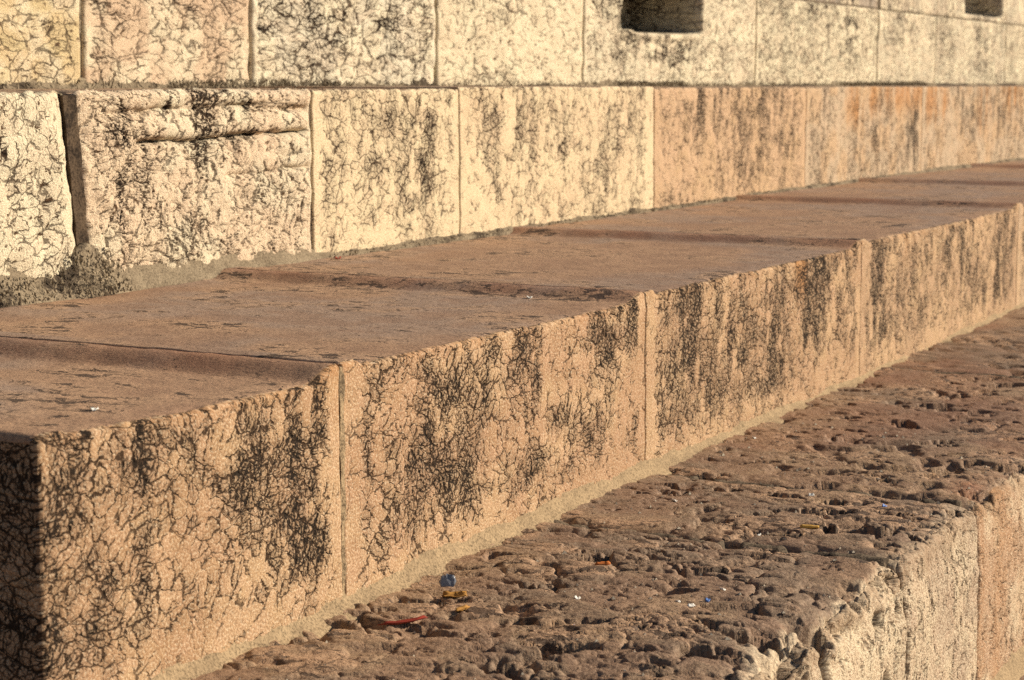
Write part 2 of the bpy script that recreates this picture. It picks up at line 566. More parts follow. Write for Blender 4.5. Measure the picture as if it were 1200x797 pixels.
def streaks(X, Z, boxes, soft=0.03, seed=3):
    s = np.zeros_like(X)
    Xw = X + 0.018 * fbm(X, X * 0, Z, 9, 3, seed) + 0.010 * fbm(X, X * 0, Z, 40, 2, seed + 5)
    Zw = Z + 0.05 * fbm(X, X * 0, Z * 0.3, 22, 3, seed + 9)
    for a, b, lo, hi, v in boxes:
        e = min(soft, (b - a) * 0.45)
        m = ss(Xw, a - e, a + e) * (1 - ss(Xw, b - e, b + e))
        full = hi > 1.39 and lo > 0.9 or (0.89 < hi < 0.95)
        m = m * ss(Zw, lo - 0.05, lo + 0.10) * (1 if full else 1 - ss(Zw, hi - 0.03, hi + 0.03))
        s = np.maximum(s, v * m)
    return s


# stain positions on the stones, metres: X from, X to, Z from, Z to, strength
STAIN_MIDDLE = [
    (1.98, 2.09, 0.40, 0.93, 1.00), (2.14, 2.21, 0.85, 0.91, 0.80), (2.27, 2.32, 0.78, 0.92, 0.75), (2.41, 2.46, 0.81, 0.92, 0.50),
    (2.42, 2.51, 0.68, 0.76, 0.45), (2.16, 2.33, 0.66, 0.75, 0.40), (2.54, 2.63, 0.67, 0.90, 0.50), (2.70, 2.83, 0.53, 0.93, 1.00),
    (2.73, 2.81, 0.50, 0.79, 0.90), (2.58, 2.68, 0.69, 0.78, 0.45), (2.46, 2.60, 0.61, 0.82, 0.30), (3.14, 3.27, 0.69, 0.93, 0.70),
    (3.08, 3.38, 0.53, 0.80, 0.35), (3.40, 3.45, 0.75, 0.93, 0.65), (3.53, 3.70, 0.67, 0.91, 0.60), (3.91, 4.04, 0.75, 0.94, 0.65),
    (4.12, 4.21, 0.76, 0.94, 0.80), (3.69, 4.18, 0.54, 0.72, 0.40), (3.38, 3.78, 0.53, 0.64, 0.30), (4.45, 4.59, 0.69, 0.93, 0.85),
    (4.67, 4.75, 0.76, 0.92, 0.50), (4.84, 4.97, 0.67, 0.92, 0.70), (5.06, 5.23, 0.51, 0.93, 0.80), (5.39, 5.61, 0.64, 0.92, 0.85),
    (5.71, 5.81, 0.63, 0.92, 0.60), (6.00, 6.22, 0.56, 0.92, 1.00), (6.45, 6.54, 0.73, 0.92, 0.40), (6.72, 6.80, 0.73, 0.92, 0.45),
    (6.99, 7.39, 0.69, 0.92, 0.60), (7.74, 7.96, 0.49, 0.93, 1.00), (8.4, 8.6, 0.6, 0.93, 0.8), (9.2, 9.3, 0.6, 0.93, 0.7)]
RUST_MIDDLE = [(5.31, 5.42, 0.81, 0.94, 0.70), (6.45, 6.60, 0.84, 0.94, 0.50), (2.79, 2.87, 0.86, 0.94, 0.35)]
STAIN_UPPER = [
    (2.4, 2.7, 1.0, 1.42, 0.6), (3.37, 3.44, 1.16, 1.32, 0.60), (3.37, 3.40, 0.98, 1.42, 0.40), (3.80, 3.93, 1.24, 1.38, 0.9), (4.11, 4.20, 1.14, 1.41, 1.0),
    (3.78, 3.99, 1.01, 1.23, 0.55), (4.06, 4.32, 0.98, 1.17, 0.50), (4.39, 4.61, 1.20, 1.32, 0.40), (5.16, 5.40, 0.99, 1.37, 0.75),
    (4.90, 5.15, 1.23, 1.40, 0.45), (4.97, 5.44, 0.95, 1.22, 0.40), (5.68, 5.77, 1.15, 1.42, 0.55), (5.77, 6.09, 1.20, 1.41, 0.60),
    (6.05, 6.94, 1.12, 1.37, 0.35), (5.80, 6.78, 1.00, 1.16, 0.40), (7.60, 8.55, 1.19, 1.40, 0.75), (7.46, 8.92, 1.05, 1.40, 0.30),
    (8.59, 8.71, 1.07, 1.41, 0.60), (7.66, 8.51, 0.98, 1.09, 0.45), (9.23, 9.39, 1.22, 1.40, 0.50), (9.79, 9.97, 1.03, 1.39, 0.45),
    (10.12, 10.28, 1.06, 1.38, 0.50), (10.70, 10.92, 0.99, 1.29, 0.90), (10.32, 10.48, 1.20, 1.38, 0.50), (11.66, 12.02, 1.06, 1.40, 0.50),
    (12.50, 12.68, 1.04, 1.40, 0.60), (13.4, 13.6, 1.0, 1.4, 0.6)]
RUST_UPPER = [
    (5.65, 5.72, 1.35, 1.42, 0.80), (5.83, 5.92, 1.37, 1.42, 0.50), (9.64, 9.93, 1.21, 1.42, 1.00), (9.96, 10.24, 1.25, 1.42, 0.90),
    (10.27, 10.64, 1.27, 1.42, 1.00), (10.64, 10.97, 1.28, 1.42, 0.90), (11.04, 11.49, 1.22, 1.42, 1.00), (12.06, 12.45, 1.10, 1.42, 0.80),
    (12.59, 13.06, 1.26, 1.42, 1.00)]
STAIN_WALL = [
    (4.41, 4.53, 1.47, 1.68, 0.55), (4.30, 4.41, 1.46, 1.67, 0.35), (4.98, 5.30, 1.60, 1.71, 0.35), (5.59, 5.83, 1.55, 1.73, 0.40),
    (5.88, 6.26, 1.50, 1.75, 0.55), (6.32, 6.83, 1.52, 1.77, 0.60), (6.74, 6.86, 1.47, 1.64, 0.70), (7.40, 7.94, 1.70, 1.81, 0.45),
    (8.36, 8.55, 1.72, 1.84, 0.60), (8.60, 9.66, 1.51, 1.68, 0.95), (8.97, 9.18, 1.47, 1.60, 0.40), (10.62, 12.21, 1.56, 1.90, 0.30),
    (12.19, 12.45, 1.50, 1.91, 1.00), (13.06, 13.90, 1.67, 1.97, 0.50), (14.49, 14.98, 1.62, 1.98, 0.30), (15.52, 16.02, 1.50, 1.99, 0.70),
    (12.10, 12.84, 1.94, 1.99, 0.60)]


def margins(X, Z, x0, x1, wl, wr, zt=None):
    n = 0.02 * fbm(X, X * 0, Z, 12, 3, 21)
    return np.maximum(1 - ss(X - x0 + n, wl * 0.6, wl * 1.3), 1 - ss(x1 - X + n, wr * 0.6, wr * 1.3))


# ------------------------------------------------------------------ ground
gx = np.array([[-400, -400, 0], [400, -400, 0], [400, 400, 0], [-400, 400, 0]], dtype=float)
ground = put('ground', fast_mesh('ground', gx, np.array([[0, 1, 2, 3]]), (), [M['paving']]))
tag(ground, kind='structure')

# ------------------------------------------------------------------ bottom step (rough eroded ledge)
YL, ZL = 1.035, 0.488          # front face, nominal top
YM, ZM = 1.855, 0.940          # middle step front, top
YU, ZU = 3.110, 1.422          # upper step front, top
YW = 3.950                     # wall face


def ledge_top_h(X, Y):
    """height offset of the eroded ledge top, metres"""
    wx = X + 0.035 * fbm(X, Y, X * 0, 7, 3, 41)
    wy = Y + 0.035 * fbm(X, Y, X * 0, 7, 3, 43)
    # the near stone is deeply eroded, the others much less
    amp = 1.0 - 0.72 * ss(X, 3.62, 3.76)
    amp = amp * (1 - 0.45 * ss(Y, 1.60, 1.85)) * (1 - 0.25 * ss(X, 4.2, 6.0))
    c, s = math.cos(math.radians(-56)), math.sin(math.radians(-56))
    u = wx * c + wy * s            # long axis of the lumps
    v = -wx * s + wy * c
    u = u + 0.02 * fbm2(X, Y, 22, 3, 45)
    v = v + 0.012 * fbm2(X, Y, 26, 3, 47)
    ia, ib = np.zeros_like(u), np.zeros_like(u)
    f1, ed = vor2(u * 8.5, v * 16.0, 5, ia)
    f1b, edb = vor2(u * 21.0 + 3.3, v * 36.0 + 1.7, 8, ib)
    patch = ss(fbm2(X, Y, 4.0, 3, 51), -0.22, 0.30)
    hole = fbm2(u * 0.85, v * 1.6, 12.0, 3, 61, 0.42)
    pits = -0.055 * ss(hole, 0.24, 0.44) * (0.2 + 0.8 * patch)
    crev = ss(fbm2(u, v, 7.0, 3, 63), -0.2, 0.25)
    lumps = (ia - 0.5) * 0.006 * ss(ed, 0.0, 0.3) + 0.003 * ss(ed, 0.0, 0.6) - 0.009 * (1 - ss(ed, 0.02, 0.14)) * crev \
        + (ib - 0.5) * 0.0025 * patch - 0.003 * (1 - ss(edb, 0.02, 0.18)) * patch
    fl = fbm2(u * 0.8, v * 2.4, 16, 4, 71, 0.48) * 0.0060 + fbm2(u, v * 1.6, 80, 3, 75) * 0.0008
    fl = fl - 0.009 * ss(fbm2(u * 0.8, v * 1.7, 30.0, 3, 85), 0.26, 0.46) * (0.5 + 0.5 * patch)
    und = 0.012 * fbm2(X, Y, 3.0, 2, 81)
    h = (lumps + pits) * amp + fl * (0.6 + 0.4 * amp) + und * (0.4 + 0.6 * amp)
    # open joints with a shallow dirt-filled trough
    for xj in (3.695, 4.28, 6.25, 2.05):
        h = h - 0.012 * np.exp(-((X + 0.02 * fbm2(X, Y, 8, 3, 91) - xj) / 0.024) ** 2)
    # isolated holes in the smoother stones
    h = h - 0.020 * ss(fbm2(u, v * 1.8, 9.0, 4, 97), 0.28, 0.37) * ss(X, 3.70, 3.80)
    return h


def ledge_shape(X, Y, Z, K, x0, x1):
    near = 1.0 - 0.75 * ss(X, 3.62, 3.76)
    topk = np.where(K > 1.5, 1.0, np.where(K > 0.5, 0.9, ss(Z, ZL - 0.07, ZL) * 0.8))
    h = ledge_top_h(X, Y)
    dz = topk * h
    # the arris is broken and rounded
    ed = np.exp(-((Y - YL) / 0.07) ** 2) * ss(Z, ZL - 0.16, ZL)
    er = (0.018 + 0.045 * np.clip(fbm(X, Y, Z, 7, 3, 101) + 0.25, 0, 1) + 0.012 * fbm(X, Y, Z, 28, 3, 103)) * near + 0.010 * (1 - near)
    dz = dz - ed * er * 0.8
    fk = np.where(K < 1.5, 1.0, np.exp(-((Y - YL) / 0.05) ** 2))
    dy = fk * (ed * er * 0.9 + 0.006 * fbm(X, Y, Z * 0.6, 14, 4, 105) * (0.4 + near) + 0.003 * fbm(X, Y, Z * 0.5, 60, 3, 107))
    # deep vertical groove in the near stone
    gv = np.exp(-((X - 3.19 - 0.012 * fbm(X, Y, Z, 12, 3, 109)) / 0.016) ** 2)
    dy = dy + gv * 0.030 * fk
    dz = dz - gv * 0.05 * ed
    f1, _ = vor2(X * 9, Z * 9, 33)
    dy = dy + 0.018 * fk * (1 - ss(f1, 0.05, 0.30)) * ss(fbm(X, Y, Z, 5, 2, 111), 0.0, 0.3) * near
    return 0.0, dy, dz


def ledge_marks(X, Y, Z, K, x0, x1):
    s = 0.55 * ss(fbm(X, Y, Z * 0.35, 7, 3, 121), 0.12, 0.5) * (K < 1.5)
    s = s + 0.35 * (np.abs(X - 3.19) < 0.02) * (K < 0.5)
    rust = 0.3 * ss(X, 4.26, 4.30) * ss(fbm(X, Y, Z, 5, 3, 123), -0.1, 0.3) * (K < 1.5) \
        + 0.75 * (K > 0.5) * np.exp(-((X - 4.46) / 0.10) ** 2 - ((Y - 1.10) / 0.05) ** 2) \
        + 0.30 * (K > 1.5) * ss(X, 4.3, 4.5) * ss(fbm(X, Y, X * 0, 3, 3, 125), -0.05, 0.3)
    n = fbm(X, Y, Z, 13, 4, 127)
    near = 1 - 0.6 * ss(X, 3.6, 3.8)
    edge = np.where(K > 1.5, near * ss(0.075 - (Y - YL) + 0.09 * n, 0.0, 0.05), 0.55 * ss(Z - (ZL - 0.075) + 0.07 * n, 0.0, 0.07))
    return {'stain_shade': s, 'clean': 0.45 + 0 * X, 'rust': rust, 'edge': edge}


ledge = empty('stone_step', (2.5, YL, 0.0), 'lowest stone step with a deeply pitted and broken brown top', 'step')
lx = [0.4, 2.05, 3.695, 4.28, 6.25, 8.4, 10.5, 13.0]
lcol = [(0.52, 0.42, 0.30), (0.60, 0.50, 0.36), (0.54, 0.43, 0.32), (0.52, 0.35, 0.23), (0.52, 0.40, 0.29), (0.52, 0.40, 0.28), (0.5, 0.4, 0.3)]
for i in range(len(lx) - 1):
    a, b = lx[i], lx[i + 1]
    far = max(3.2, (a + 1.0))
    stp = 0.0040 if i in (1, 2) else (0.0075 if i == 3 else 0.02)
    block('stone_block', ledge, a + 0.003, b - 0.003, YL, YM + 0.25, 0.0, ZL, stp, 0.018, 0.014 if i != 1 else 0.02,
          stp * 1.05 if i < 4 else stp * 1.6, ledge_shape, ledge_marks, ('ledge_front', 'ledge_top'), lcol[i])
for x, g_ in ((2.05, 0.006), (3.695, 0.008), (4.28, 0.008), (6.25, 0.006)):
    joint(ledge, x, g_, YL + 0.030, YM + 0.2, 0.02, ZL - 0.030, 'mortar_dark' if x != 4.28 else 'mortar')
for xj in (3.695, 4.28, 6.25):
    # dark dirt packed into the joint across the ledge top
    yy = np.linspace(YL + 0.05, YM, 90)
    xc = xj - 0.02 * fbm2(xj + 0 * yy, yy, 8, 3, 91)
    hw = 0.016 + 0.010 * fbm2(yy, yy * 0 + xj, 14, 3, 92) + 0.006 * ss(yy, 1.4, 1.8)
    cols = []
    for t in (-1.0, -0.5, 0.0, 0.5, 1.0):
        xx = xc + t * hw * 1.3
        zt_ = ZL + ledge_top_h(xc, yy) + 0.008 - 0.010 * abs(t) ** 2
        cols.append(np.stack([xx, yy, zt_], -1))
    cols += [np.stack([xc + hw * 1.3, yy, 0 * yy + ZL - 0.06], -1), np.stack([xc - hw * 1.3, yy, 0 * yy + ZL - 0.06], -1)]
    A = np.stack(cols, 1)
    idx = np.arange(A.shape[0] * 7).reshape(-1, 7)
    nxt = np.roll(idx, -1, axis=1)
    q = np.stack([idx[:-1], nxt[:-1], nxt[1:], idx[1:]], -1).reshape(-1, 4)
    put('mortar_joint', fast_mesh('mortar_joint', A.reshape(-1, 3) - np.array([xj, YL, ZL]), q, [idx[0][::-1], idx[-1]], [M['mortar_dark']], None, None, {'stain_shade': np.full(A.shape[0] * 7, 0.3)}), ledge, (xj, YL, ZL))
fillet(ledge, 1.0, 10.0, YL + 0.012, 0.0, lambda x: 0.045 + 0.02 * fbm(x, x * 0, x * 0, 5, 3, 5), lambda x: 0.05 + 0.02 * fbm(x, x * 0, x * 0, 6, 3, 6), 'mortar', 0.02)

# ------------------------------------------------------------------ middle step (long cracked riser, worn red tread)
mj = [2.065, 2.872, 4.235, 5.955, 8.14, 9.93, 12.0, 14.2]


def mid_tread_off(X, Y, x0, x1):
    L = x1 - x0
    el, er = X - x0, x1 - X
    wob = 0.012 * fbm(X, Y, X * 0, 6, 3, 131)
    w = 0.010 * ss(el + wob, 0.040, 0.075) + (0.014 if x0 < 2.5 else 0.010) * ss((X - x0) / L, 0.05, 0.85)
    w = w * ss(er + wob, 0.020, 0.105)
    return -w


def mid_shape(X, Y, Z, K, x0, x1):
    off = mid_tread_off(X, Y, x0, x1)
    k = np.where(K > 0.5, 1.0, ss(Z, ZM - 0.16, ZM - 0.01))
    dz = k * off
    tz = (K > 1.5)
    dz = dz + tz * (0.0016 * fbm(X, Y, X * 0, 5, 3, 133) + 0.0014 * fbm(X, Y, X * 0, 30, 3, 135))
    # chips on the arris
    ch = ss(fbm(X, Y * 0, Z * 0, 16, 4, 137), 0.16, 0.5)
    ar = np.exp(-((Y - YM) / 0.02) ** 2) * ss(Z, ZM - 0.05, ZM)
    dz = dz - ar * (0.004 * ch + 0.001)
    fk = np.where(K < 1.5, 1.0, np.exp(-((Y - YM) / 0.02) ** 2))
    dy = fk * (0.0040 * fbm(X, Y, Z, 4, 3, 139) + 0.0022 * fbm(X, Y, Z, 17, 3, 141) + ar * 0.005 * ch)
    return 0.0, dy, dz


def mid_marks(X, Y, Z, K, x0, x1):
    st = streaks(X, Z, STAIN_MIDDLE) * (K < 1.5)
    cl = margins(X, Z, x0, x1, 0.07, 0.05) * (K < 1.5)
    if x0 < 2.1:
        cl = np.where(X < 2.5, 1 - ss(x1 - X, 0.04, 0.08), cl)
    band = 1 - ss(Z, ZL + 0.05, ZL + 0.11)
    cl = np.maximum(cl, 0.6 * band * (K < 0.5))
    ru = streaks(X, Z, RUST_MIDDLE) * (K < 1.5) + 0.25 * (K < 1.5) * ss(Z, ZM - 0.03, ZM)
    slope = ss(X, x1 - 0.12, x1 - 0.06) * (K > 1.5)
    return {'stain_shade': st, 'clean': cl, 'rust': np.where(K > 1.5, 0.55 * slope * (0.6 + 0.8 * fbm(X, Y, X * 0, 8, 3, 143)), ru)}


mid = empty('stone_step', (5.0, YM, ZL), 'long middle stone step with black-streaked cracked riser and worn reddish tread', 'step')
mcol = [(0.42, 0.262, 0.148), (0.435, 0.268, 0.155), (0.43, 0.272, 0.158), (0.42, 0.276, 0.165), (0.50, 0.37, 0.25), (0.5, 0.37, 0.25), (0.5, 0.37, 0.25)]
for i in range(len(mj) - 1):
    a, b = mj[i], mj[i + 1]
    stp = [0.0040, 0.0042, 0.0058, 0.008, 0.014, 0.03, 0.03][i]
    block('stone_block', mid, a + 0.0025 * (i > 0), b - 0.0025, YM, YU + 0.14, ZL - 0.07, ZM, stp, 0.008, 0.004 if i else 0.012, stp * 2.0,
          mid_shape, mid_marks, ('riser', 'tread'), mcol[i], (0.0, 0.0), 0.85)
for i, x in enumerate(mj[1:-1]):
    joint(mid, x, 0.005, YM + (0.0015 if i == 0 else 0.006), YU + 0.1, ZL - 0.03, ZM - 0.008, 'mortar' if i in (0, 2) else 'mortar_dark', 0.0, 0.003)
fillet(mid, 2.0, 11.0, YM + 0.006, ZL - 0.012,
       lambda x: 0.040 + 0.014 * fbm(x, x * 0, x * 0, 5, 4, 15) - 0.012 * ss(x, 4.5, 6),
       lambda x: 0.043 + 0.022 * fbm(x, x * 0, x * 0, 7, 4, 16) - 0.015 * ss(x, 4.5, 6.5), 'mortar', 0.006,
       stainf=lambda X, Z: 0.75 * (1 - ss(Z, ZL - 0.012, ZL + 0.01)) * ss(fbm(X, X * 0, X * 0, 3, 3, 17), 0.0, 0.3))


# ------------------------------------------------------------------ upper step
def up_curve(X):
    return -0.10 * np.clip((X - 9.3) / 3.2, 0, 2) ** 1.7


uj = [1.5, 3.655, 4.672, 5.548, 7.165, 9.03, 10.98, 13.2, 15.6, 18.0]
RUGGED = (1, 0)


def up_shape(X, Y, Z, K, x0, x1):
    rug = 1.0 if x0 < 4.5 else 0.28
    fk = np.where(K < 1.5, 1.0, np.exp(-((Y - YU) / 0.02) ** 2))
    dy = fk * (rug * (0.010 * fbm(X, Y, Z, 6, 3, 151) + 0.008 * fbm(X, Y, Z, 22, 3, 153)) + 0.003 * fbm(X, Y, Z, 9, 3, 155))
    if 3.6 < x0 < 3.7:
        # two long horizontal fissures with overhanging lips
        for zc, xa, xb, dep in ((1.372, 3.72, 4.66, 0.012), (1.296, 3.84, 4.66, 0.030), (1.190, 4.15, 4.66, 0.010)):
            zz = zc + 0.012 * fbm(X, X * 0, X * 0, 9, 3, int(zc * 100)) + 0.03 * (X - 4.2) * (0.9 if zc < 1.3 else 0.15)
            m = ss(X, xa, xa + 0.12) * (1 - ss(X, xb - 0.03, xb))
            dy = dy + fk * m * (dep * np.exp(-((Z - zz) / 0.008) ** 2) * (0.55 + 0.9 * np.clip(fbm(X, X * 0, X * 0, 14, 2, 159) + 0.4, 0, 1))
                                - 0.010 * np.exp(-((Z - zz - 0.028) / 0.022) ** 2) * (dep > 0.011))
    dy = dy + up_curve(X)
    dz = np.where(K > 1.5, 0.002 * fbm(X, Y, X * 0, 9, 3, 157), 0) - (K > 0.5) * 0.004 * ss(fbm(X, X * 0, X * 0, 14, 3, 160), 0.1, 0.5) * np.exp(-((Y - YU) / 0.03) ** 2)
    # rounded corners of the left stones at the wide joint
    if x0 < 4:
        ec = np.exp(-(((X - (x1 if x0 < 3 else x0)) / 0.035) ** 2)) * np.where(K < 1.5, 1, 0)
        dy = dy + ec * (0.016 if x0 < 3 else 0.006)
    return 0.0, dy, dz


def up_marks(X, Y, Z, K, x0, x1):
    st = streaks(X, Z, STAIN_UPPER) * (K < 1.5)
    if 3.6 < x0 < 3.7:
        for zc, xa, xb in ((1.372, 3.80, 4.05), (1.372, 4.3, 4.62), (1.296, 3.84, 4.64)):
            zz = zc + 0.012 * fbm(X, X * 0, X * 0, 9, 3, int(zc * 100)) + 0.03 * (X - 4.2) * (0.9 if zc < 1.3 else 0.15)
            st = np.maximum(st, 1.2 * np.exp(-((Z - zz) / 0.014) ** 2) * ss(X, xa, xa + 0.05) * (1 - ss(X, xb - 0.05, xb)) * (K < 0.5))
    cl = margins(X, Z, x0, x1, 0.05, 0.05) * (K < 1.5)
    if x0 > 5 and x0 < 6:
        cl = np.maximum(cl, (1 - ss(x1 - X, 0.06, 0.12)) * (K < 1.5))
    cl = np.maximum(cl, 0.25 * (K < 1.5))
    return {'stain_shade': st, 'clean': cl, 'rust': streaks(X, Z, RUST_UPPER) * (K < 1.5)}


upper = empty('stone_step', (6.0, YU, ZM - 0.02), 'upper stone step of cream and pink blocks, its top edge at eye level', 'step')
ucol = [(0.92, 0.83, 0.61), (0.90, 0.73, 0.53), (0.76, 0.64, 0.43), (0.74, 0.60, 0.40), (0.57, 0.39, 0.245), (0.52, 0.41, 0.29), (0.52, 0.41, 0.29), (0.52, 0.42, 0.30), (0.5, 0.42, 0.3)]
for i in range(len(uj) - 1):
    a, b = uj[i], uj[i + 1]
    stp = [0.012, 0.0046, 0.0065, 0.0075, 0.010, 0.013, 0.018, 0.04, 0.04][i]
    gl = 0.015 if i == 1 else 0.004
    gr = 0.015 if i == 0 else 0.004
    sk = (-0.05 if i == 1 else 0.0, -0.05 if i == 0 else 0.0)
    block('stone_block', upper, a + gl, b - gr, YU, YW + 0.1, ZM - 0.06, ZU + (0.006 if i == 3 else 0.0), stp, 0.014 if i < 2 else 0.008, 0.02 if i < 2 else 0.005,
          0.03, up_shape, up_marks, ('riser_rough' if i < 2 else 'riser_fine' if i < 4 else 'riser', 'tread_pale'), ucol[i], sk, 0.75)
for i, x in enumerate(uj[1:-1]):
    joint(upper, x, 0.030 if i == 0 else 0.008, YU + (0.010 if i == 0 else 0.009) + float(up_curve(np.array([x]))[0]), YW - 0.05, ZM - 0.03, ZU - (0.012 if i == 0 else 0.008),
          'mortar_black' if i == 0 else ('mortar' if i in (3, 5) else 'mortar_dark'), -0.05 if i == 0 else 0.0, 0.006 if i == 0 else 0.003)
fillet(upper, 2.2, 15.0, YU + 0.006, ZM - 0.012,
       lambda x: 0.042 + 0.014 * fbm(x, x * 0, x * 0, 4, 3, 25) + 0.075 * np.exp(-((x - 3.665) / 0.07) ** 2) + 0.035 * (1 - ss(x, 3.45, 3.7)) - 0.028 * ss(x, 4.55, 4.8),
       lambda x: 0.036 + 0.012 * fbm(x, x * 0, x * 0, 6, 3, 26) + 0.035 * np.exp(-((x - 3.665) / 0.10) ** 2) + 0.02 * (1 - ss(x, 3.45, 3.7)) - 0.012 * ss(x, 4.55, 4.8),
       'mortar_grey', 0.008, curve=up_curve,
       stainf=lambda X, Z: np.maximum(0.62 * (1 - ss(X, 3.68, 3.78)), 0.45 * ss(X, 4.7, 5.2)) * ss(fbm(X, X * 0, Z, 9, 3, 27), -0.5, 0.1))


# ------------------------------------------------------------------ wall
def wall_shape(X, Y, Z, K, x0, x1):
    rug = 1.0 if 5.5 < x0 < 6.8 else 0.5
    fk = np.where(K < 1.5, 1.0, np.exp(-((Y - YW) / 0.02) ** 2))
    dy = fk * (rug * (0.014 * fbm(X, Y, Z, 6, 3, 171) + 0.008 * fbm(X, Y, Z, 20, 3, 173)) + 0.004 * fbm(X, Y, Z, 3, 2, 175))
    if 8.2 < x0 < 8.3 and True:
        # hollowed recess: flat sill, rounded left corner
        wx = X + 0.02 * fbm(X, X * 0, Z, 8, 2, 177)
        sill = 1.703 + 0.018 * (1 - ss(wx, 8.70, 8.95)) + 0.012 * ss(wx, 9.3, 9.7)
        m = ss(wx, 8.68, 8.72) * (1 - ss(wx, 9.66, 9.74)) * ss(Z, sill - 0.012, sill + 0.010)
        dy = np.where(K < 1.5, dy + 0.42 * m, dy)
        dy = dy - 0.012 * np.exp(-((Z - sill + 0.025) / 0.018) ** 2) * ss(wx, 8.66, 8.74) * (1 - ss(wx, 9.62, 9.74)) * fk
    if 14.3 < x0 < 14.5 and x1 > 16.5 and np.max(Z) > 2.2:
        m = ss(X, 15.22, 15.28) * ss(Z, 1.985, 2.02) * (1 - ss(X, 16.4, 16.5)) * (1 - ss(Z, 2.3, 2.33))
        dy = np.where(K < 1.5, dy + 0.30 * m, dy)
    return 0.0, dy, 0.0


def wall_marks(X, Y, Z, K, x0, x1):
    st = streaks(X, Z, STAIN_WALL, 0.04) * (K < 1.5)
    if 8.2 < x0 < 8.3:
        st = np.maximum(st, 1.2 * (Z > 1.725) * (X > 8.75) * (X < 9.68))  # shade inside the recess, painted dark through the crust mask
    cl = margins(X, Z, x0, x1, 0.03, 0.03) * (K < 1.5)
    cl = np.maximum(cl, 0.15)
    return {'stain_shade': st, 'clean': cl}


wall = empty('stone_wall', (8.0, YW, ZU), 'pale stone block wall rising behind the upper step, with dark hollow recesses', 'wall')
wj = [1.8, 4.676, 5.56, 6.86, 8.25, 10.56, 12.93, 14.41, 16.62, 18.8, 21.0]
wcol = [(0.72, 0.58, 0.33), (0.76, 0.58, 0.41), (0.86, 0.79, 0.62), (0.86, 0.76, 0.55), (0.80, 0.72, 0.54), (0.76, 0.69, 0.51), (0.68, 0.61, 0.46), (0.68, 0.61, 0.46), (0.6, 0.54, 0.4), (0.6, 0.54, 0.4)]
for i in range(len(wj) - 1):
    a, b = wj[i], wj[i + 1]
    stp = [0.016, 0.0075, 0.008, 0.010, 0.011, 0.016, 0.018, 0.022, 0.04, 0.04][i]
    gp = 0.010 if i < 5 else 0.012
    gq = 0.010 if i < 4 else 0.012
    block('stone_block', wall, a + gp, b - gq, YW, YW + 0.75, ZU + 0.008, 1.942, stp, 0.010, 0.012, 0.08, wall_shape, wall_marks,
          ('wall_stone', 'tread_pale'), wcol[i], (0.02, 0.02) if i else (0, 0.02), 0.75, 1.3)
for i, x in enumerate(wj[1:-1]):
    joint(wall, x, 0.022, YW + (0.016 if i < 2 else 0.03), YW + 0.7, ZU + 0.01, 1.938, 'mortar_grey' if i in (0, 1) else 'mortar_dark', 0.02)
# second course, only its lower edge is seen at the far right
wj2 = [1.8, 3.9, 5.9, 7.6, 9.4, 11.2, 12.98, 14.42, 16.62, 18.8, 21.0]
for i in range(len(wj2) - 1):
    a, b = wj2[i], wj2[i + 1]
    block('stone_block', wall, a + 0.005, b - 0.005, YW + (0.02 if i == 5 else 0.0), YW + 0.75, 1.950, 2.46, 0.03 if i < 5 else 0.02, 0.010, 0.010, 0.1, wall_shape, wall_marks,
          ('wall_stone', 'tread_pale'), [(0.60, 0.52, 0.40), (0.62, 0.55, 0.42), (0.42, 0.37, 0.31)][0 if i < 5 else (2 if i == 5 else 1)])
bed = np.array([[wj[0], 0, 0], [21, 0, 0], [21, 0.7, 0], [wj[0], 0.7, 0]])
bed = np.concatenate([bed + [0, 0, 0], bed + [0, 0, 0.018]])
bq = np.array([[3, 2, 1, 0], [4, 5, 6, 7], [0, 1, 5, 4], [1, 2, 6, 5], [2, 3, 7, 6], [3, 0, 4, 7]])
put('mortar_bed', fast_mesh('mortar_bed', bed - [wj[0], 0, 0], bq, (), [M['mortar_dark']], None, None, None, False), wall, (wj[0], YW + 0.014, 1.937))
fillet(wall, 2.5, 19.0, YW + 0.010, ZU - 0.006,
       lambda x: 0.026 + 0.012 * fbm(x, x * 0, x * 0, 5, 3, 35) + 0.02 * ss(fbm(x, x * 0, x * 0, 3, 2, 37), 0.1, 0.4) + 0.02 * (1 - ss(x, 5.0, 5.8)),
       lambda x: 0.035 + 0.010 * fbm(x, x * 0, x * 0, 6, 3, 36), 'mortar_grey', 0.012,
       stainf=lambda X, Z: 0.8 * ss(fbm(X, X * 0, X * 0, 4, 3, 38), -0.25, 0.15))


# ------------------------------------------------------------------ dry moss and dirt caught in the angles
def moss_patch(spots, n, seed, tall=1.0):
    r = np.random.default_rng(seed)
    co, q = [], []
    for (x0, x1, y0, y1, zf, w) in spots:
        for k in range(int(n * w)):
            x, y = r.uniform(x0, x1), r.uniform(y0, y1)
            z = zf(x, y)
            h = r.uniform(0.003, 0.011) * tall
            a = r.uniform(0, math.pi)
            wv = r.uniform(0.0012, 0.0035)
            lx_, ly_ = r.normal(0, 0.5) * h, r.normal(0, 0.5) * h
            c, s = math.cos(a) * wv, math.sin(a) * wv
            b = len(co)
            co += [(x - c, y - s, z - 0.002), (x + c, y + s, z - 0.002), (x + lx_ + c * 0.4, y + ly_ + s * 0.4, z + h), (x + lx_ - c * 0.4, y + ly_ - s * 0.4, z + h)]
            q.append((b, b + 1, b + 2, b + 3))
    return np.array(co), np.array(q)


def fz(base, y, d, h):
    def f(x, yy):
        t = min(1, max(0, (y - yy) / d))
        return base + h * (1 - t) ** 1.3
    return f


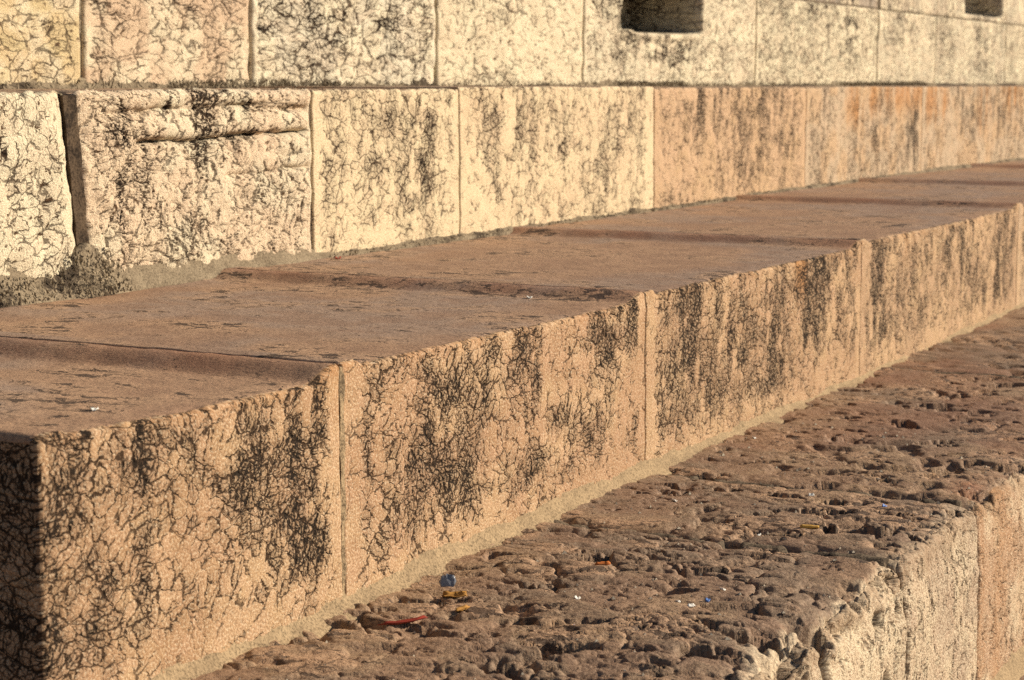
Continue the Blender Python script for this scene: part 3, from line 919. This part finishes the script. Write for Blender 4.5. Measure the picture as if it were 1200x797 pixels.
sp = [(3.30, 3.62, YU - 0.060, YU - 0.004, fz(ZM - 0.012, YU, 0.07, 0.07), 0.8), (3.58, 3.76, YU - 0.08, YU - 0.004, fz(ZM - 0.012, YU, 0.085, 0.11), 1.0)]
sp += [(4.7 + k * 0.5, 5.2 + k * 0.5, YU - 0.03, YU - 0.002, fz(ZM - 0.012, YU, 0.035, 0.012), 0.10) for k in range(8)]
co_, q_ = moss_patch(sp, 420, 3, 0.8)
moss = put('dry_moss', fast_mesh('dry_moss', co_ - np.array([3.3, YU, ZM]), q_, (), [M['moss']], None, None, None, False), None, (3.3, YU, ZM))
tag(moss, 'dry grey-brown moss along the foot of the upper riser', 'moss', None, 'stuff')
sp = []
for k in range(46):
    x = 4.2 + k * 0.22
    w = 1.3 if vnoise(np.array([x * 1.1]), np.array([0.3]), np.array([0.1]), 9)[0] > 0.0 else 0.25
    sp.append((x, x + 0.22, YW - 0.035, YW - 0.002, fz(ZU, YW, 0.04, 0.028), w))
co_, q_ = moss_patch(sp, 130, 4, 1.5)
moss2 = put('dry_moss', fast_mesh('dry_moss', co_ - np.array([4.2, YW, ZU]), q_, (), [M['moss']], None, None, None, False), None, (4.2, YW, ZU))
tag(moss2, 'dark moss along the foot of the back wall', 'moss', None, 'stuff')


# ------------------------------------------------------------------ litter on the steps
def ledge_z(x, y, up=0.0):
    # the highest point of the rough surface under a small piece
    xx = np.array([x - 0.006, x, x + 0.006, x, x])
    yy = np.array([y, y, y, y - 0.006, y + 0.006])
    return ZL + float(np.max(ledge_top_h(xx, yy))) + up


def scrap_mesh(name, lx_, ly_, th, mat, curl=0.25, seed=0):
    """small crumpled sheet with thickness and a torn outline"""
    r = np.random.default_rng(seed)
    nx, ny = 7, 5
    u, v = np.meshgrid(np.linspace(-0.5, 0.5, nx), np.linspace(-0.5, 0.5, ny), indexing='ij')
    x = u * lx_ * (1 - 0.35 * np.abs(v) * r.uniform(0.4, 1.2)) + r.normal(0, 0.035, u.shape) * lx_
    y = v * ly_ * (1 - 0.5 * np.abs(u) * r.uniform(0.4, 1.2)) + r.normal(0, 0.05, u.shape) * ly_
    z = curl * ly_ * (v * 2) ** 2 + curl * 0.6 * lx_ * (u + 0.1) ** 2 + r.normal(0, 0.05, u.shape) * min(lx_, ly_)
    topv = np.stack([x, y, z + th], -1).reshape(-1, 3)
    bot = np.stack([x, y, z], -1).reshape(-1, 3)
    idx = np.arange(nx * ny).reshape(nx, ny)
    n = nx * ny
    q = []
    for i in range(nx - 1):
        for j in range(ny - 1):
            a, b, c, d = idx[i, j], idx[i + 1, j], idx[i + 1, j + 1], idx[i, j + 1]
            q += [(a, b, c, d), (d + n, c + n, b + n, a + n)]
    ring = list(idx[:, 0]) + list(idx[-1, 1:]) + list(idx[-2::-1, -1]) + list(idx[0, -2:0:-1])
    for k in range(len(ring)):
        a, b = ring[k], ring[(k + 1) % len(ring)]
        q.append((b, a, a + n, b + n))
    co = np.concatenate([topv, bot])
    co[:n], co[n:] = topv, bot
    return fast_mesh(name, co, np.array(q)[:, ::-1].copy(), (), [mat], None, None, None, True)


lit = {
    'blue': plain('blue_glass', (0.22, 0.24, 0.29), 0.2, 0.2, 80, 0.6), 'red': plain('red_plastic', (0.27, 0.04, 0.025), 0.45, 0.3),
    'ochre': plain('dead_leaf', (0.40, 0.20, 0.045), 0.8, 0.5), 'white': plain('white_paper', (0.78, 0.76, 0.72), 0.8, 0.25),
    'brightblue': plain('blue_plastic', (0.10, 0.20, 0.50), 0.5, 0.2), 'orange': plain('orange_crumb', (0.55, 0.17, 0.04), 0.8, 0.4),
    'filter': plain('cork_paper', (0.62, 0.36, 0.08), 0.8, 0.35, 120),
}
LIT = [
    # name, material, x, y, length, width, turn, tilt, label, category, group
    ('glass_shard', 'blue', 3.09, 1.762, 0.030, 0.028, 0.4, 1.0, 'blue-grey glass shard leaning at the foot of the middle riser', 'glass shard'),
    ('plastic_strip', 'red', 2.825, 1.700, 0.085, 0.014, -0.7, 0.0, 'thin red strip lying on the pitted ledge near the mortar', 'litter'),
    ('dead_leaf', 'ochre', 3.030, 1.712, 0.046, 0.020, -1.1, 0.25, 'ochre dead leaf beside the blue-grey glass shard', 'leaf'),
    ('dead_leaf', 'ochre', 2.950, 1.650, 0.034, 0.014, -0.2, 0.2, 'narrow ochre leaf between the red strip and the other leaf', 'leaf'),
    ('wood_splinter', 'orange', 3.335, 1.549, 0.032, 0.009, -1.0, 0.1, 'orange splinter in the middle of the deeply pitted ledge', 'splinter'),
    ('paper_scrap', 'white', 3.094, 1.489, 0.014, 0.012, 0.3, 0.3, 'white paper scrap in a pit below the orange splinter', 'paper scrap'),
    ('paper_scrap', 'white', 3.154, 1.313, 0.010, 0.008, 0.9, 0.3, 'small white scrap left of two bright bits in the dark pit', 'paper scrap'),
    ('paper_scrap', 'white', 3.150, 1.284, 0.014, 0.010, -0.6, 0.3, 'white scrap next to a blue bit at the dark pit', 'paper scrap'),
    ('plastic_bit', 'brightblue', 3.195, 1.272, 0.010, 0.008, 0.2, 0.3, 'blue plastic bit beside the white scrap at the dark pit', 'litter'),
    ('plastic_bit', 'brightblue', 2.961, 1.431, 0.012, 0.008, 0.2, 0.4, 'blue plastic bit in a hollow of the near pitted stone', 'litter'),
    ('paper_scrap', 'white', 2.842, 1.372, 0.012, 0.010, 0.5, 0.3, 'lowest white scrap near the bottom edge of the picture', 'paper scrap'),
    ('cigarette_butt', 'filter', 3.857, 1.301, 0.040, 0.013, -1.1, 0.0, 'yellow cigarette butt on the smoother stone of the ledge', 'cigarette butt'),
    ('paper_scrap', 'white', 3.814, 1.399, 0.013, 0.010, -0.4, 0.3, 'white scrap left of the yellow cigarette butt', 'paper scrap'),
    ('paper_scrap', 'white', 4.176, 1.406, 0.014, 0.011, -0.9, 0.4, 'white scrap on the ledge straight behind the cigarette butt', 'paper scrap'),
    ('paper_scrap', 'white', 3.291, 1.280, 0.012, 0.009, 1.2, 0.4, 'white scrap at the right end of the pitted hollow', 'paper scrap'),
    ('plastic_bit', 'brightblue', 4.132, 1.221, 0.015, 0.011, 0.1, 0.5, 'blue plastic bit in a dark hole near the ledge front', 'litter'),
    ('paper_scrap', 'white', 4.794, 1.780, 0.014, 0.010, 0.6, 0.4, 'white scrap at the foot of the riser, farthest along the ledge', 'paper scrap'),
    ('paper_scrap', 'white', 3.977, 1.667, 0.014, 0.010, 1.0, 0.4, 'white scrap near the riser on the smoother ledge stone', 'paper scrap'),
]
for i, (nm, mt, x, y, l_, w_, rz, tilt, lab, cat) in enumerate(LIT):
    if nm == 'cigarette_butt':
        co, q = [], []
        for k, t in enumerate(np.linspace(0, 1, 9)):
            rr = w_ * 0.42 * (1 - 0.25 * t) * (0.93 if k in (0, 8) else 1)
            for j in range(10):
                a = j / 10 * 2 * math.pi
                co.append(((t - 0.5) * l_, rr * math.cos(a), rr * (0.75 if k > 5 else 1) * math.sin(a) + w_ * 0.42))
        for k in range(8):
            for j in range(10):
                q.append((k * 10 + j, k * 10 + (j + 1) % 10, k * 10 + 10 + (j + 1) % 10, k * 10 + 10 + j))
        me = fast_mesh(nm, np.array(co), np.array(q)[:, ::-1].copy(), [np.arange(10), np.arange(80, 90)[::-1]], [lit[mt]])
    else:
        th = 0.004 if nm in ('glass_shard', 'wood_splinter', 'plastic_bit') else 0.0015
        me = scrap_mesh(nm, l_, w_, th, lit[mt], 0.05 if nm == 'glass_shard' else 0.25, i + 1)
    o = put(nm, me, None, (x, y, ledge_z(x, y) + (w_ * 0.35 if tilt > 0.6 else 0.001)))
    o.rotation_euler = (tilt, 0.0, rz) if tilt < 0.6 else (1.2, 0.0, -1.0)
    tag(o, lab, cat, 'litter on the lowest step')


def tread_z(x, y):
    for a, b in zip(mj[:-1], mj[1:]):
        if a <= x < b:
            X, Y = np.array([x]), np.array([y])
            return ZM + float((mid_tread_off(X, Y, a, b) + 0.0016 * fbm(X, Y, X * 0, 5, 3, 133))[0]) + 0.002
    return ZM


for nm, mt, x, y, l_, w_, lab in (('plastic_scrap', 'red', 4.70, 3.045, 0.030, 0.018, 'red scrap at the foot of the upper riser'),
                                  ('paper_scrap', 'white', 4.109, 2.11, 0.020, 0.014, 'white scrap on the red tread close to the step edge'),
                                  ('paper_scrap', 'white', 2.329, 1.969, 0.014, 0.012, 'tiny pale scrap on the nearest tread stone')):
    o = put(nm, scrap_mesh(nm, l_, w_, 0.0015, lit[mt], 0.25, int(x * 10)), None, (x, y, tread_z(x, y)))
    o.rotation_euler = (0.1, 0, 0.5)
    tag(o, lab, nm.replace('_', ' ').replace('plastic scrap', 'litter'), 'litter on the middle tread')

# grit and crumbs of stone lying on the ledge
r = np.random.default_rng(21)
co, q = [], []
gxs = r.uniform(2.4, 5.2, 700)
gys = YL + 0.06 + (YM - YL - 0.1) * r.uniform(0, 1, 700)
gz = ZL + ledge_top_h(gxs, gys)
for x, y, z in zip(gxs, gys, gz):
    s = abs(r.normal(0, 0.0022)) + 0.0012
    b = len(co)
    pts = np.array([(1, 0, 0), (0, 1, 0), (-1, 0, 0), (0, -1, 0), (0, 0, 1), (0, 0, -1)]) * s * r.uniform(0.5, 1.3, (6, 3))
    co += [(x + p[0], y + p[1], z + p[2] + s * 0.3) for p in pts]
    for k in range(4):
        q += [(b + k, b + (k + 1) % 4, b + 4), (b + (k + 1) % 4, b + k, b + 5)]
grit = put('grit', fast_mesh('grit', np.array(co) - np.array([2.4, YL, ZL]), np.array(q), (), [plain('stone_grit', (0.55, 0.48, 0.38), 0.9, 0.7, 300)], None, None, None, False), None, (2.4, YL, ZL))
tag(grit, 'pale grit and stone crumbs scattered on the lowest ledge', 'grit', None, 'stuff')
